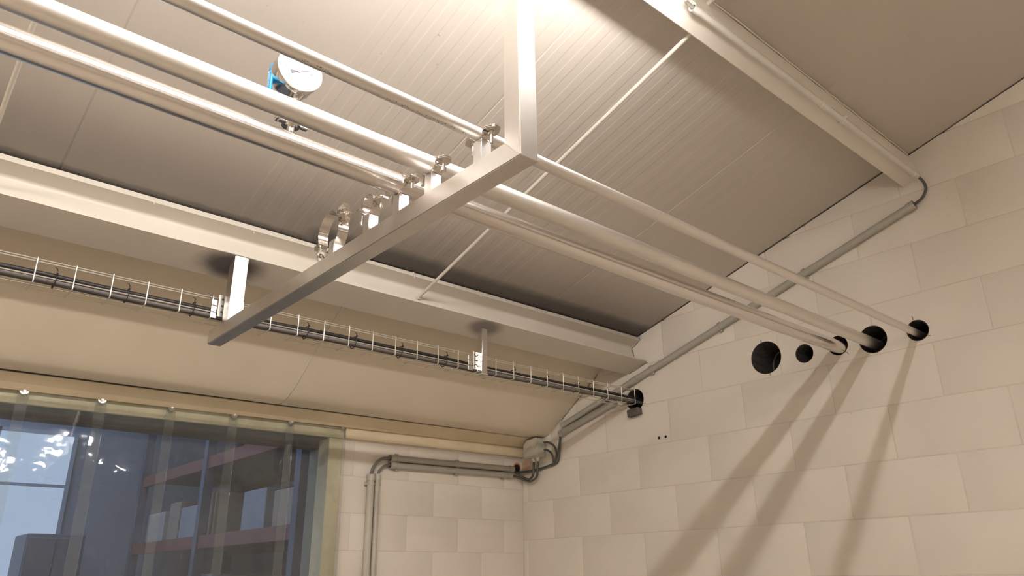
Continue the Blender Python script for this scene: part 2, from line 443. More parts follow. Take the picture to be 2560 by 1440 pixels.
# --- ceiling: sandwich panels with fine ribs, seams, then the inclined cream boards
ce = empty('ceiling', (0, 0, 0), kind='structure')
def panel(x0, x1, ylo, yhi, ribs, name='roof_panel', m='roof', z_off=0.0):
    bm = nb(); xs = []
    P_ = 0.0625; dpt = 0.0006 if ribs else 0.0
    if ribs:
        k = 0; x = x0+0.012
        xs.append((x0+0.0006, 0.004)); xs.append((x0+0.005, 0.0))
        while x+P_ < x1-0.008:
            dp = dpt*(1.0 if -2.12 < x < -0.95 else (0.55 if -0.95 <= x < -0.45 else 0.16))
            xs += [(x+0.012, 0.0), (x+0.016, -dp), (x+0.043, -dp), (x+0.047, 0.0)]
            x += P_
        xs += [(x1-0.003, 0.0), (x1-0.0004, 0.003)]
    else: xs = [(x0, 0.0), (x1, 0.0)]
    def pt(x, y, off): 
        v = Vector((x, y, roofz(y)))+Nn*off; return v
    lo = [bm.verts.new(pt(x, ylo, h)) for x, h in xs]; hi = [bm.verts.new(pt(x, yhi, h)) for x, h in xs]
    lo2 = [bm.verts.new(pt(x, ylo, 0.06)) for x in (xs[0][0], xs[-1][0])]; hi2 = [bm.verts.new(pt(x, yhi, 0.06)) for x in (xs[0][0], xs[-1][0])]
    for i in range(len(xs)-1): bm.faces.new((lo[i], lo[i+1], hi[i+1], hi[i]))
    bm.faces.new((lo2[0], lo2[1], hi2[1], hi2[0]))
    bm.faces.new(lo[:]+[lo2[1], lo2[0]]); bm.faces.new(hi[:]+[hi2[1], hi2[0]])
    bm.faces.new((lo[0], hi[0], hi2[0], lo2[0])); bm.faces.new((lo[-1], hi[-1], hi2[1], lo2[1]))
    return link(name, bm, M[m], ce)
seams = [-0.003, -0.658, -1.618, -2.602, -3.582, -4.56, -5.54, LEFT]
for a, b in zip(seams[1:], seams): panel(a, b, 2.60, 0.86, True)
for x in seams[1:-1]:
    bm = nb(); v = []
    for (xx, y, h) in ((x-0.006, 2.60, 0.0016), (x+0.006, 2.60, 0.0016), (x+0.006, 0.86, 0.0016), (x-0.006, 0.86, 0.0016)):
        p = Vector((xx, y, roofz(y)))+Nn*h; v.append(p)
    lo = [bm.verts.new(p) for p in v]; hi = [bm.verts.new(p+Nn*0.001) for p in v]
    bm.faces.new(lo); bm.faces.new(hi[::-1])
    for i in range(4): bm.faces.new((lo[i], lo[(i+1) % 4], hi[(i+1) % 4], hi[i]))
    link('seam_strip', bm, M['roof'], ce)
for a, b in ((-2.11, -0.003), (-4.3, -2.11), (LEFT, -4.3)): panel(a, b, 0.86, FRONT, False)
bm = nb(); prof = [(FRONT, roofz(FRONT)+0.065), (2.65, roofz(2.65)+0.065), (2.65, roofz(2.65)+0.09), (FRONT, roofz(FRONT)+0.09)]
extrude_x(bm, prof, LEFT, -0.003); link('roof_deck', bm, M['gapshade'], ce)
# cove boards: inclined, with a rounded foot
cove = [(2.458, 2.689), (2.569, 2.611), (2.741, 2.4895), (2.90, 2.377), (2.955, 2.3395), (2.985, 2.3245), (3.015, 2.3195), (3.074, 2.3185)]
def cove_board(x0, x1):
    bm = nb(); extrude_x(bm, cove+[(3.074, 2.335), (2.99, 2.352), (2.48, 2.712)], x0, x1)
    o = link('cove_board', bm, M['cove'], ce, True); taper(o, 0.0088, lambda c: max(0, min(1, (c.y-2.95)/0.10))); return o
cj = [-0.003, -1.528, -3.53, -5.03, LEFT]
for a, b in zip(cj[1:], cj): cove_board(a+0.001, b-0.001)
for x in cj[1:-1]:
    bm = nb(); tube(bm, [(x, y, z-0.0006) for y, z in cove[1:5]], 0.0021, 6, 3)
    link('sealant_bead', bm, M['cream'], ce)
bm = nb(); box(bm, (LEFT, 3.0, 2.36), (-0.003, YB+0.19, 2.42)); box(bm, (LEFT, 2.62, 2.64), (-0.003, 3.02, 2.72)); link('roof_edge_filler', bm, M['gapshade'], ce)
# dark caulk line where the roof meets the end wall
bm = nb(); pts = []
y = 2.27
while y > 0.2:
    pts.append((-0.0015+random.uniform(-0.002, 0.0012), y, roofz(y)-0.001+random.uniform(-0.0015, 0.0025))); y -= 0.03
tube(bm, pts, 0.0016, 6, 0); link('sealant_bead', bm, M['brownseal'], ce)

# ------------------------------------------------------------------ steel beams
def ibeam(name, tip, width, depth, tf, tw, x0, x1, label):
    """rolled section standing square to the roof slope; tip = bottom-right corner (y, z)"""
    y_ = tip[0]; R0 = Vector((0, tip[0], tip[1])); L_ = -S_      # L_ goes down the slope (+Y)
    def q(a, h): v = R0+L_*a+Nn*h; return (v.y, v.z)
    c = width/2; f = 0.012; W2 = tw/2
    def fil(a0, h0, sa, sh):     # concave fillet points
        out = []
        for i in range(5):
            t = i/4*PI/2; out.append(q(a0+sa*f*(1-math.sin(t)), h0+sh*f*(1-math.cos(t))))
        return out
    prof = [q(0, 0), q(width, 0), q(width, tf)]
    prof += [q(c+W2+f*(1-math.sin(t)), tf+f*(1-math.cos(t))) for t in (0, .39, .79, 1.18, 1.57)]
    prof += [q(c+W2+f*(1-math.cos(t)), depth-tf-f*(1-math.sin(t))) for t in (0, .39, .79, 1.18, 1.57)]
    prof += [q(width, depth-tf), q(width, depth), q(0, depth), q(0, depth-tf)]
    prof += [q(c-W2-f*(1-math.sin(t)), depth-tf-f*(1-math.cos(t))) for t in (0, .39, .79, 1.18, 1.57)]
    prof += [q(c-W2-f*(1-math.cos(t)), tf+f*(1-math.sin(t))) for t in (0, .39, .79, 1.18, 1.57)]
    prof += [q(0, tf)]
    # dedupe
    pr = [prof[0]]
    for p in prof[1:]:
        if (Vector(p)-Vector(pr[-1])).length > 1e-4: pr.append(p)
    bm = nb(); extrude_x(bm, pr, x0, x1); o = link(name, bm, M['cream'], None, True)
    tag(o, label, 'beam'); return o
b1 = ibeam('steel_beam', (2.265, 2.586), 0.140, 0.130, 0.0085, 0.0055, LEFT+0.01, -0.003, 'cream painted steel I-beam running above the wire cable tray')
bm = nb(); extrude_x(bm, [(0.8717, 3.0245), (0.9435, 3.0041), (0.9723, 3.1038), (0.9005, 3.1243)], LEFT+0.01, -0.001)
bmesh.ops.bevel(bm, geom=[e for e in bm.edges if abs((e.verts[0].co-e.verts[1].co).normalized().x) > 0.9], offset=0.003, segments=2, affect='EDGES')
b2 = tag(link('roof_beam', bm, M['pale'], None, True), 'pale painted square beam high up with a slim conduit beneath it, upper right', 'beam')
bm = nb(); pts = []; x = -0.01
while x > LEFT+0.1:
    pts.append((x, 0.8985+random.uniform(-0.0018, 0.0012), 3.1255+random.uniform(-0.001, 0.002))); x -= 0.045
tube(bm, pts, 0.0026, 6, 0); link('paint_bead', bm, M['pale'], b2)
def crack(pts, r, nm, parent, m='brownseal', jit=0.0018, n=6):
    out = []
    for a, b in zip(pts, pts[1:]):
        for i in range(n): 
            t = i/n; out.append((-0.0012, a[0]+(b[0]-a[0])*t+random.uniform(-jit, jit), a[1]+(b[1]-a[1])*t+random.uniform(-jit, jit)))
    bm = nb(); tube(bm, out, r, 5, 0); link(nm, bm, M[m], parent)
def bp_(a, h): v = Vector((0, 2.265, 2.586))-S_*a+Nn*h; return (v.y, v.z)
crack([bp_(-0.002, 0.150), bp_(0.004, 0.131), bp_(-0.002, 0.126), bp_(0.03, 0.118), bp_(0.064, 0.110), bp_(0.065, 0.05), bp_(0.064, 0.014)], 0.0016, 'sealant_bead', ce)
crack([bp_(0.064, 0.02), bp_(0.045, 0.012), bp_(0.02, 0.011), bp_(-0.002, 0.006)], 0.0032, 'sealant_bead', ce, jit=0.003)
crack([bp_(0.0, -0.003), bp_(0.07, -0.003), bp_(0.14, -0.003)], 0.0016, 'sealant_bead', ce)
crack([(2.60, 2.586), (2.741, 2.486), (2.90, 2.374)], 0.0013, 'sealant_bead', ce, n=9)
for (y, z, r), a in ((holes[4], -0.7), (holes[4], 1.7), (holes[2], -0.9), (holes[0], 1.75), (holes[0], -1.45), (holes[5], -0.45)):
    rr = random.uniform(0.012, 0.022); c0 = (y-math.cos(a)*(r+0.001), z+math.sin(a)*(r+0.001))
    crack([c0, (c0[0]-math.cos(a)*rr, c0[1]+math.sin(a)*rr+0.003)], 0.0012, 'hairline_crack', wr, n=4)
# packing batten on top of the lower beam, wavy painted edge, with fixings poking through
def slope_pt(y0, h):      # point on flange-top plane
    return h
bt = nb()
R0 = Vector((0, 2.265, 2.586)); 
def bq(a, h): v = R0-S_*a+Nn*h; return (v.y, v.z)
for side in (0,):
    n = 90; xs = [LEFT+0.02+(-0.004-LEFT-0.02)*i/n for i in range(n+1)]
    rings = []
    for x in xs:
        w = 0.0015*math.sin(x*3.1)+0.001*math.sin(x*7.7+1)
        lead = 0.006 if x > -1.9 else 0.004
        pr = [bq(lead+w, 0.1302), bq(0.10, 0.1302), bq(0.10, 0.148), bq(lead+w+0.001, 0.1455+w*0.5)]
        rings.append([bt.verts.new((x, *p)) for p in pr])
    for A, B in zip(rings, rings[1:]):
        for k in range(4): bt.faces.new((A[k], A[(k+1) % 4], B[(k+1) % 4], B[k]))
    bt.faces.new(rings[0]); bt.faces.new(rings[-1][::-1])
batten = link('packing_batten', bt, M['cream'], None)
tag(batten, 'painted packing strip between the lower I-beam and the roof', 'batten')
for x, a, l in ((-2.669, 0.012, 0.014), (-2.339, 0.006, 0.03), (-2.012, 0.012, 0.026), (-1.4805, 0.008, 0.010), (-1.365, 0.002, 0.040), (-1.0396, 0.002, 0.040), (-0.717, 0.003, 0.034), (-0.4232, 0.004, 0.026), (-0.1013, 0.004, 0.020)):
    p0 = R0-S_*(a-0.004)+Nn*0.1305; p0.x = x; lean = random.uniform(-0.15, 0.15)
    p1 = p0-Nn*l*0.55+Vector((lean*l, -0.003, 0)); p2 = p0+Nn*0.012+Vector((0, 0.004, 0))
    bm = nb(); cyl(bm, p2, p1, 0.0021, 8); cyl(bm, p1, p1-Nn*0.002, 0.0021, 8, 0.0008)
    o = link('screw', bm, M['cream'], batten, True)

# sag rods tying the two beams together
def rod(x0, x1, x2, lab, ext=True):
    bm = nb(); a = (x0, 2.345, 2.640); b = (x1, 0.950, 3.026); tube(bm, [a, b], 0.0062, 12, 0)
    o = link('tie_rod', bm, M['cream'], None, True); tag(o, lab, 'rod')
    bm = nb(); cyl(bm, Vector(a)-Vector((0, 0.006, -0.0015)), Vector(a)-Vector((0, 0.0, 0)), 0.011, 6)
    link('nut', bm, M['cream'], o)
    if ext:
        bm = nb(); tube(bm, [(x1, 0.892, 3.085), (x2, -1.2, 3.60)], 0.0062, 12, 0)
        o2 = link('tie_rod', bm, M['cream'], None, True); tag(o2, lab.replace('between the two beams', 'continuing beyond the upper beam'), 'rod')
rod(-1.3121, -1.357, -1.40, 'slim cream tie rod between the two beams, right of the stainless post')
rod(-2.783, -2.783, -2.783, 'slim cream tie rod between the two beams, at the far left', False)

# ------------------------------------------------------------------ stainless pipes
# x of the clamp line
XC = -2.065
def pipe(y, z, r, m, name, lab, xend, dyl=0.0):
    bm = nb(); n = 48
    cyl(bm, (xend, y, z), (XC, y+dyl, z), r, n, caps=False)
    cyl(bm, (XC, y+dyl, z), (LEFT+0.01, y+dyl, z), r, n, caps=False)
    bmesh.ops.remove_doubles(bm, verts=bm.verts[:], dist=1e-4)
    ends = [e for e in bm.edges if e.is_boundary]; bmesh.ops.holes_fill(bm, edges=ends)
    o = link(name, bm, m, None, True); tag(o, lab, 'pipe', 'stainless pipes through the end wall'); return o
p_thin = pipe(1.0112, 2.426, 0.0135, M['steel_matt'], 'pipe', 'thinnest stainless pipe, running closest to the upright post', 0.07, -0.001)
p_mid = pipe(1.1822, 2.431, 0.0215, M['steel_matt'], 'pipe', 'middle stainless pipe of matt medium bore', 0.07, -0.004)
p_big = pipe(1.3017, 2.4362, 0.0255, M['steel_pol'], 'pipe', 'thickest polished stainless pipe, the one carrying the pressure gauge', 0.07)
# faint printed marking along the underside of the thin pipe
def marks(y, z, r, x0, x1, ang, parent, seed):
    rnd = random.Random(seed); bm = nb(); x = x0
    while x < x1:
        w = rnd.uniform(0.0015, 0.004)
        if rnd.random() < 0.72:
            for k in range(rnd.choice((1, 2, 2))):
                a0 = ang+rnd.uniform(-0.16, 0.16); da = rnd.uniform(0.05, 0.16)
                q = [(xx, y+math.cos(a)*(r+0.0002), z+math.sin(a)*(r+0.0002)) for xx, a in ((x, a0), (x+w, a0), (x+w, a0+da), (x, a0+da))]
                bm.faces.new([bm.verts.new(p) for p in q])
        x += w+rnd.uniform(0.001, 0.004)
    link('printed_marking', bm, M['faintink'], parent)['kind'] = 'stuff'
marks(1.0102, 2.426, 0.0135, -2.29, -2.105, math.radians(252), p_thin, 3)
marks(1.0102, 2.426, 0.0135, -2.47, -2.40, math.radians(252), p_thin, 5)

# ------------------------------------------------------------------ support frame: post, crossbar, hanger, pipe clamps
fr = empty('pipe_support_frame', (-2.065, 0.895, 2.312), 'stainless square tube frame with post and long crossbar carrying the pipes', 'frame')
X0, X1 = -2.0873, -2.0427
bm = nb(); extrude_x(bm, [(0.8732, 2.312), (2.392, 2.312), (2.392, 2.3575), (0.9187, 2.3575)], X0, X1); bmesh.ops.bevel(bm, geom=[e for e in bm.edges if abs((e.verts[0].co-e.verts[1].co).normalized().y) > 0.9], offset=0.002, segments=2, affect='EDGES'); part('crossbar', bm, M['steel'], fr, True)
steelv = M['steel'].copy(); steelv.name = 'stainless_tube_upright'
steelv = mat('stainless_tube_upright', (0.76, 0.73, 0.70), 0.33, metal=1.0, noise=0.04, nscale=9); brushed(steelv, 2, 0.25)
bm = nb(); extrude_x(bm, [(0.873, 2.3122), (0.9183, 2.3577), (0.918, 3.0100), (0.873, 3.0228)], X0, X1); bmesh.ops.bevel(bm, geom=[e for e in bm.edges if abs((e.verts[0].co-e.verts[1].co).normalized().z) > 0.9], offset=0.002, segments=2, affect='EDGES'); part('post', bm, steelv, fr, True)
bm = nb()   # weld beads at the mitre
tube(bm, [(X0-0.0006, 0.918, 2.358), (X0-0.0006, 0.873, 2.3125)], 0.0013, 6, 0); tube(bm, [(X0, 0.8724, 2.3125), (X1, 0.8724, 2.3125)], 0.0011, 6, 0)
part('weld_bead', bm, M['bright'], fr, True)
bm = nb(); extrude_x(bm, [(2.2665, 2.3578), (2.3165, 2.3578), (2.3165, 2.5708), (2.2665, 2.5850)], -2.0770, -2.0325); bmesh.ops.bevel(bm, geom=[e for e in bm.edges if abs((e.verts[0].co-e.verts[1].co).normalized().z) > 0.9], offset=0.003, segments=2, affect='EDGES')
M['hang'] = mat('stainless_hanger', (0.56, 0.53, 0.50), 0.40, metal=1.0, noise=0.16, nscale=22)
part('hanger', bm, M['hang'], fr, True)

def clamp(y, zc, r, name='pipe_clamp', open_=0.0, yc=None, post_top=None, w=0.027, lug=0.034, bolts=((1, 0.022, 0), (-1, 0.022, 0))):
    """stub tube + two half straps with bolted ears; axis along X"""
    yc = y if yc is None else yc
    zt = zc-r-0.001 if post_top is None else post_top
    bm = nb(); box(bm, (XC-0.0135, y-0.013, 2.3578), (XC+0.0125, y+0.013, zt), 0.001)
    c = part(name, bm, steelv, fr, True)
    th = 0.0022
    def strap(a0, a1, rot, ctr, nm, ears=(1, 1)):
        bm = nb(); n = 20; pts = []
        cy_, cz_ = ctr
        arc = [(math.cos(a0+(a1-a0)*i/n), math.sin(a0+(a1-a0)*i/n)) for i in range(n+1)]
        sgn = 1 if a1 > a0 else -1
        ins = [(cy_+r*a, cz_+r*b) for a, b in arc]; outs = [(cy_+(r+th)*a, cz_+(r+th)*b) for a, b in arc]
        for xx in (XC-w/2, XC+w/2): pass
        A = [[bm.verts.new((x, *p)) for p in ins] for x in (XC-w/2, XC+w/2)]
        B = [[bm.verts.new((x, *p)) for p in outs] for x in (XC-w/2, XC+w/2)]
        for i in range(n):
            bm.faces.new((A[0][i], A[0][i+1], A[1][i+1], A[1][i])); bm.faces.new((B[0][i], B[1][i], B[1][i+1], B[0][i+1]))
            for s in (0, 1): bm.faces.new((A[s][i], A[s][i+1], B[s][i+1], B[s][i]))
        for i in (0, n): bm.faces.new((A[0][i], A[1][i], B[1][i], B[0][i]))
        # ears: flat, corners cut to a hexagonal outline
        for idx, on in ((0, ears[0]), (n, ears[1])):
            if not on: continue
            d = Vector((0, arc[idx][0], arc[idx][1])); nn_ = Vector((0, -arc[idx][1], arc[idx][0]))*(1 if idx == 0 else -1)*sgn
            o0 = Vector((XC, cy_, cz_))+d*(r-0.0005)
            hw = w/2+0.003
            outline = [(-hw*0.7, 0), (-hw, 0.006), (-hw, lug*0.55), (-hw*0.45, lug), (hw*0.45, lug), (hw, lug*0.55), (hw, 0.006), (hw*0.7, 0)]
            lo = [bm.verts.new(o0+Vector((u, 0, 0))+d*v+nn_*0.0004) for u, v in outline]
            hi = [bm.verts.new(o0+Vector((u, 0, 0))+d*v+nn_*(0.0004+th)) for u, v in outline]
            bm.faces.new(lo[::-1]); bm.faces.new(hi)
            for i in range(8): bm.faces.new((lo[i], lo[(i+1) % 8], hi[(i+1) % 8], hi[i]))
        return part(nm, bm, M['bright'], c, True)
    ct = (yc, zc)
    strap(PI+open_*0.0, 2*PI, 0, ct, 'lower_strap')
    strap(0, PI, 0, ct, 'upper_strap')
    for sgn_, l, nut in bolts:
        by = yc+sgn_*(r+lug*0.45)
        bm = nb(); cyl(bm, (XC, by, zc+0.0045), (XC, by, zc-l), 0.0034, 12)
        cyl(bm, (XC, by, zc+0.0030), (XC, by, zc+0.0085), 0.0078, 14); cyl(bm, (XC, by, zc+0.003), (XC, by, zc+0.0042), 0.0095, 16)
        if nut: cyl(bm, (XC, by, zc-l+0.003), (XC, by, zc-l-0.005), 0.0062, 14)
        else: cyl(bm, (XC, by, zc-0.009), (XC, by, zc-0.003), 0.0065, 6)
        part('bolt', bm, M['bright'], c, True)
    return c
clamp(1.0102, 2.426, 0.0138, bolts=((-1, 0.030, 0), (1, 0.033, 0)))
clamp(1.1782, 2.431, 0.0218, bolts=((-1, 0.022, 1), (1, 0.026, 1)))
clamp(1.3017, 2.4362, 0.0258, bolts=((-1, 0.024, 0), (1, 0.03, 0)))
clamp(1.432, 2.4355, 0.0262, lug=0.036, bolts=((-1, 0.016, 1), (1, 0.030, 1)))
# fifth clamp: large ring hanging open, turned so its ears point up-right and down-left
def open_clamp(y, yc, zc, r, rot):
    w, th, lug = 0.028, 0.0022, 0.034
    bm = nb(); box(bm, (XC-0.0135, y-0.013, 2.3578), (XC+0.0125, y+0.013, 2.402), 0.001)
    c = part('pipe_clamp', bm, steelv, fr, True)
    for half, (a0, a1), sh in (('lower_strap', (PI+0.06, 2*PI-0.06), (0, 0)), ('upper_strap', (0.10, PI-0.02), (0.006, 0.010))):
        bm = nb(); n = 24
        cy_, cz_ = yc+sh[0], zc+sh[1]
        arc = [(math.cos(rot+a0+(a1-a0)*i/n), math.sin(rot+a0+(a1-a0)*i/n)) for i in range(n+1)]
        A = [[bm.verts.new((x, cy_+r*a, cz_+r*b)) for a, b in arc] for x in (XC-w/2, XC+w/2)]
        B = [[bm.verts.new((x, cy_+(r+th)*a, cz_+(r+th)*b)) for a, b in arc] for x in (XC-w/2, XC+w/2)]
        for i in range(n):
            bm.faces.new((A[0][i], A[0][i+1], A[1][i+1], A[1][i])); bm.faces.new((B[0][i], B[1][i], B[1][i+1], B[0][i+1]))
            for s in (0, 1): bm.faces.new((A[s][i], A[s][i+1], B[s][i+1], B[s][i]))
        for i in (0, n): bm.faces.new((A[0][i], A[1][i], B[1][i], B[0][i]))
        for idx in (0, n):
            d = Vector((0, *arc[idx])); d2 = Vector((0, -d.z, d.y))*(1 if idx == 0 else -1)
            o0 = Vector((XC, cy_, cz_))+d*(r-0.0003)
            hw = w/2+0.003; outline = [(-hw*0.8, 0), (-hw, lug*0.55), (-hw*0.45, lug), (hw*0.45, lug), (hw, lug*0.55), (hw*0.8, 0)]
            lo = [bm.verts.new(o0+Vector((u, 0, 0))+d*v+d2*(0.0+0.25*v*v/lug)) for u, v in outline]
            hi = [bm.verts.new(o0+Vector((u, 0, 0))+d*v+d2*(th+0.25*v*v/lug)) for u, v in outline]
            bm.faces.new(lo[::-1]); bm.faces.new(hi)
            for i in range(6): bm.faces.new((lo[i], lo[(i+1) % 6], hi[(i+1) % 6], hi[i]))
        part(half, bm, M['bright'], c, True)
    for s in (-1, 1):
        d = Vector((0, math.cos(rot), math.sin(rot)))*s; up = Vector((0, -math.sin(rot), math.cos(rot)))
        o0 = Vector((XC, yc, zc))+d*(r+0.017)
        bm = nb(); cyl(bm, o0+up*0.016, o0-up*0.024, 0.0034, 12); cyl(bm, o0+up*0.014, o0+up*0.020, 0.0078, 14); cyl(bm, o0-up*0.020, o0-up*0.028, 0.0062, 14)
        part('bolt', bm, M['bright'], c, True)
    return c
open_clamp(1.600, 1.620, 2.4300, 0.0505, math.radians(-33))

# ------------------------------------------------------------------ gauge and valve on the thick pipe
GX, GY = -2.341, 1.3017
va = empty('ball_valve', (GX, GY, 2.462), 'small stainless valve with blue lever under the pressure gauge', 'valve')
bm = nb(); cyl(bm, (GX, GY, 2.452), (GX, GY, 2.478), 0.0082, 24); cyl(bm, (GX, GY, 2.456), (GX, GY, 2.465), 0.0125, 24, 0.0085); part('branch_stub', bm, M['bright'], va, True)
bm = nb(); cyl(bm, (GX, GY, 2.476), (GX, GY, 2.4795), 0.0128, 26); part('ferrule', bm, M['bright'], va, True)
bm = nb(); ringtube(bm, (GX, GY, 2.4795), (GX, GY, 2.491), 0.0195, 0.011, 12)
obox(bm, (GX+0.026, GY-0.002, 2.486), (1, 0, 0), (0, 1, 0), (0, 0, 1), (0.020, 0.012, 0.010), 0.002)
obox(bm, (GX-0.022, GY-0.006, 2.484), (1, 0, 0), (0, 1, 0), (0, 0, 1), (0.018, 0.014, 0.012), 0.002)
part('ring_clamp', bm, M['bright'], va)
bm = nb(); cyl(bm, (GX-0.030, GY-0.014, 2.486), (GX-0.030, GY+0.004, 2.486), 0.0062, 14)
for s in (-1, 1): obox(bm, (GX-0.034-0.004*s, GY-0.005, 2.497+0.004*s), (1, 0, 0.6), (0, 1, 0), (-0.6, 0, 1), (0.013, 0.004, 0.008), 0.0015)
ringtube(bm, (GX-0.033, GY-0.012, 2.503), (GX-0.033, GY-0.006, 2.503), 0.0085, 0.0052, 14)
part('wing_nut', bm, M['bright'], va, True)
bm = nb(); cyl(bm, (GX, GY, 2.490), (GX, GY, 2.502), 0.012, 6); cyl(bm, (GX, GY, 2.502), (GX, GY, 2.532), 0.0145, 8)
cyl(bm, (GX, GY, 2.532), (GX, GY, 2.541), 0.011, 6); cyl(bm, (GX-0.012, GY, 2.517), (GX-0.05, GY, 2.517), 0.005, 12)
part('valve_body', bm, M['bright'], va)
hd = nb(); obox(hd, (GX-0.053, GY, 2.522), (1, 0, 0), (0, 1, 0), (0, 0, 1), (0.003, 0.013, 0.03), 0.0005)
lev = part('lever', hd, M['bright'], va)
bm = nb()
# sleeve: flattened rounded bar, rounded top
prof = []
for i in range(16):
    t = 2*PI*i/16; prof.append((0.0042*math.copysign(abs(math.cos(t))**0.6, math.cos(t)), 0.0092*math.copysign(abs(math.sin(t))**0.8, math.sin(t))))
lv = [(2.528, 0.92), (2.532, 1.0), (2.596, 0.97), (2.602, 0.9), (2.6065, 0.7), (2.6085, 0.35)]
rg = [[bm.verts.new((GX-0.0545+a*s*0.9, GY-0.001+b*s, z)) for a, b in prof] for z, s in lv]
for A, B in zip(rg, rg[1:]):
    for k in range(16): bm.faces.new((A[k], A[(k+1) % 16], B[(k+1) % 16], B[k]))
bm.faces.new(rg[0][::-1]); bm.faces.new(rg[-1])
slv = part('lever_sleeve', bm, M['blue'], va, True)
rotm = Matrix(((0, 0, -1), (0, -1, 0), (-1, 0, 0)))     # reading downwards on the face looking to -X
rotm = Matrix(((0.0, 0.0, -1.0), (0.0, 1.0, 0.0), (1.0, 0.0, 0.0)))
text_mesh('GENEBRE', 0.0120, M['bluetxt'], slv, Vector((GX-0.0585, GY-0.001, 2.568)), rotm, 'lettering', 0.0002, 0.82)

ga = empty('pressure_gauge', (GX, 1.30, 2.541), 'round steel pressure gauge with white dial above the thick pipe', 'gauge')
GC = Vector((-2.3510, 1.262, 2.5915))       # centre of the glass
bm = nb(); cyl(bm, (GX, GY, 2.541), (GX, GY, 2.549), 0.0105, 6); cyl(bm, (GX, GY, 2.548), (GX, GY, 2.556), 0.008, 16)
part('stem', bm, M['bright'], ga, True)
def lathe_y(bm, c, prof, n=56):
    rings = [[bm.verts.new((c.x+r*math.cos(2*PI*i/n), c.y+d, c.z+r*math.sin(2*PI*i/n))) for i in range(n)] for d, r in prof]
    for A, B in zip(rings, rings[1:]):
        for k in range(n): bm.faces.new((A[k], A[(k+1) % n], B[(k+1) % n], B[k]))
    return rings
bm = nb(); rg = lathe_y(bm, GC, [(0.004, 0.0485), (0.010, 0.0495), (0.018, 0.0485), (0.020, 0.0480), (0.040, 0.0480), (0.046, 0.0465), (0.048, 0.043)])
bm.faces.new(rg[-1]); part('case', bm, M['bright'], ga, True)
bm = nb(); rg = lathe_y(bm, GC, [(0.006, 0.0500), (-0.001, 0.0502), (-0.003, 0.0495), (-0.0035, 0.0475), (-0.0025, 0.0445), (0.002, 0.0435), (0.006, 0.0435)]); part('bezel', bm, M['steel_pol'], ga, True)
bm = nb(); rg = lathe_y(bm, GC, [(0.0040, 0.0436), (0.0060, 0.0436)]); bm.faces.new(rg[0]); bm.faces.new(rg[-1]); dial = part('dial', bm, M['dial'], ga)
rface = Matrix(((1, 0, 0), (0, 0, -1), (0, 1, 0)))     # text facing -Y, reading along +X
def ang(v): return math.radians(225-27*v)
bm = nb()
def tick(bm, v, r0, r1, wd):
    a = ang(v); d = Vector((math.cos(a), 0, math.sin(a))); t = Vector((-d.z, 0, d.x)); o = GC+Vector((0, 0.0038, 0))
    bm.faces.new([bm.verts.new(o+d*r+t*w_) for r, w_ in ((r0, -wd), (r1, -wd), (r1, wd), (r0, wd))])
for v in range(0, 11): tick(bm, v, 0.0350, 0.0385, 0.0006)
part('scale_marks', bm, M['ink'], ga)
for v in range(0, 11, 2):
    a = ang(v); text_mesh(str(v), 0.0120, M['ink'], dial, GC+Vector((math.cos(a)*0.0285, 0.0038, math.sin(a)*0.0285)), rface, 'numeral', 0.0001, 0.8)
text_mesh('bar', 0.0070, M['ink'], dial, GC+Vector((0, 0.0038, -0.027)), rface, 'numeral', 0.0001, 0.8)
bm = nb(); a = ang(7.35); d = Vector((math.cos(a), 0, math.sin(a))); t = Vector((-d.z, 0, d.x)); o0 = GC+Vector((0, 0.0032, 0))
bm.faces.new([bm.verts.new(o0+d*r+t*w_) for r, w_ in ((-0.002, -0.0014), (0.036, -0.0003), (0.036, 0.0003), (-0.002, 0.0014))])
bm.faces.new([bm.verts.new(o0+d*r+t*w_) for r, w_ in ((-0.003, -0.0009), (-0.019, -0.0052), (-0.0195, 0.0052), (-0.003, 0.0009))])
nd = part('needle', bm, M['ink'], ga)
bm = nb(); cyl(bm, GC+Vector((0, 0.004, 0)), GC+Vector((0, 0.0015, 0)), 0.0040, 18); part('needle_hub', bm, M['white'], ga, True)

# ------------------------------------------------------------------ wire cable tray
FY = 2.345
tr = empty('wire_cable_tray', (0, FY, 2.388), 'galvanised wire mesh cable tray running below the lower I-beam', 'cable tray')
WR = 0.0021
def lwire(y, z, r=WR):
    bm = nb(); cyl(bm, (LEFT+0.02, y, z), (0.0, y, z), r, 8); part('long_wire', bm, M['galvwire'], tr, True)
lwire(FY+0.004, 2.4565); lwire(2.374, 2.4585, 0.0026); lwire(FY+0.004, 2.4075); lwire(2.381, 2.390); lwire(2.430, 2.390)
cw = nb(); tube(cw, [(0, 2.376, 2.461), (0, FY+0.001, 2.461), (0, FY-0.0005, 2.459), (0, FY-0.0005, 2.389), (0, FY+0.001, 2.387), (0, 2.432, 2.387)], WR, 8, 0)
first = None
x = -0.018; k = 0
while x > -4.6:
    if first is None:
        first = part('cross_wire', cw, M['galvwire'], tr, True); o = first
    else:
        o = first.copy(); C.objects.link(o)
    o.location = (x, 0, 0); x -= 0.0993; k += 1
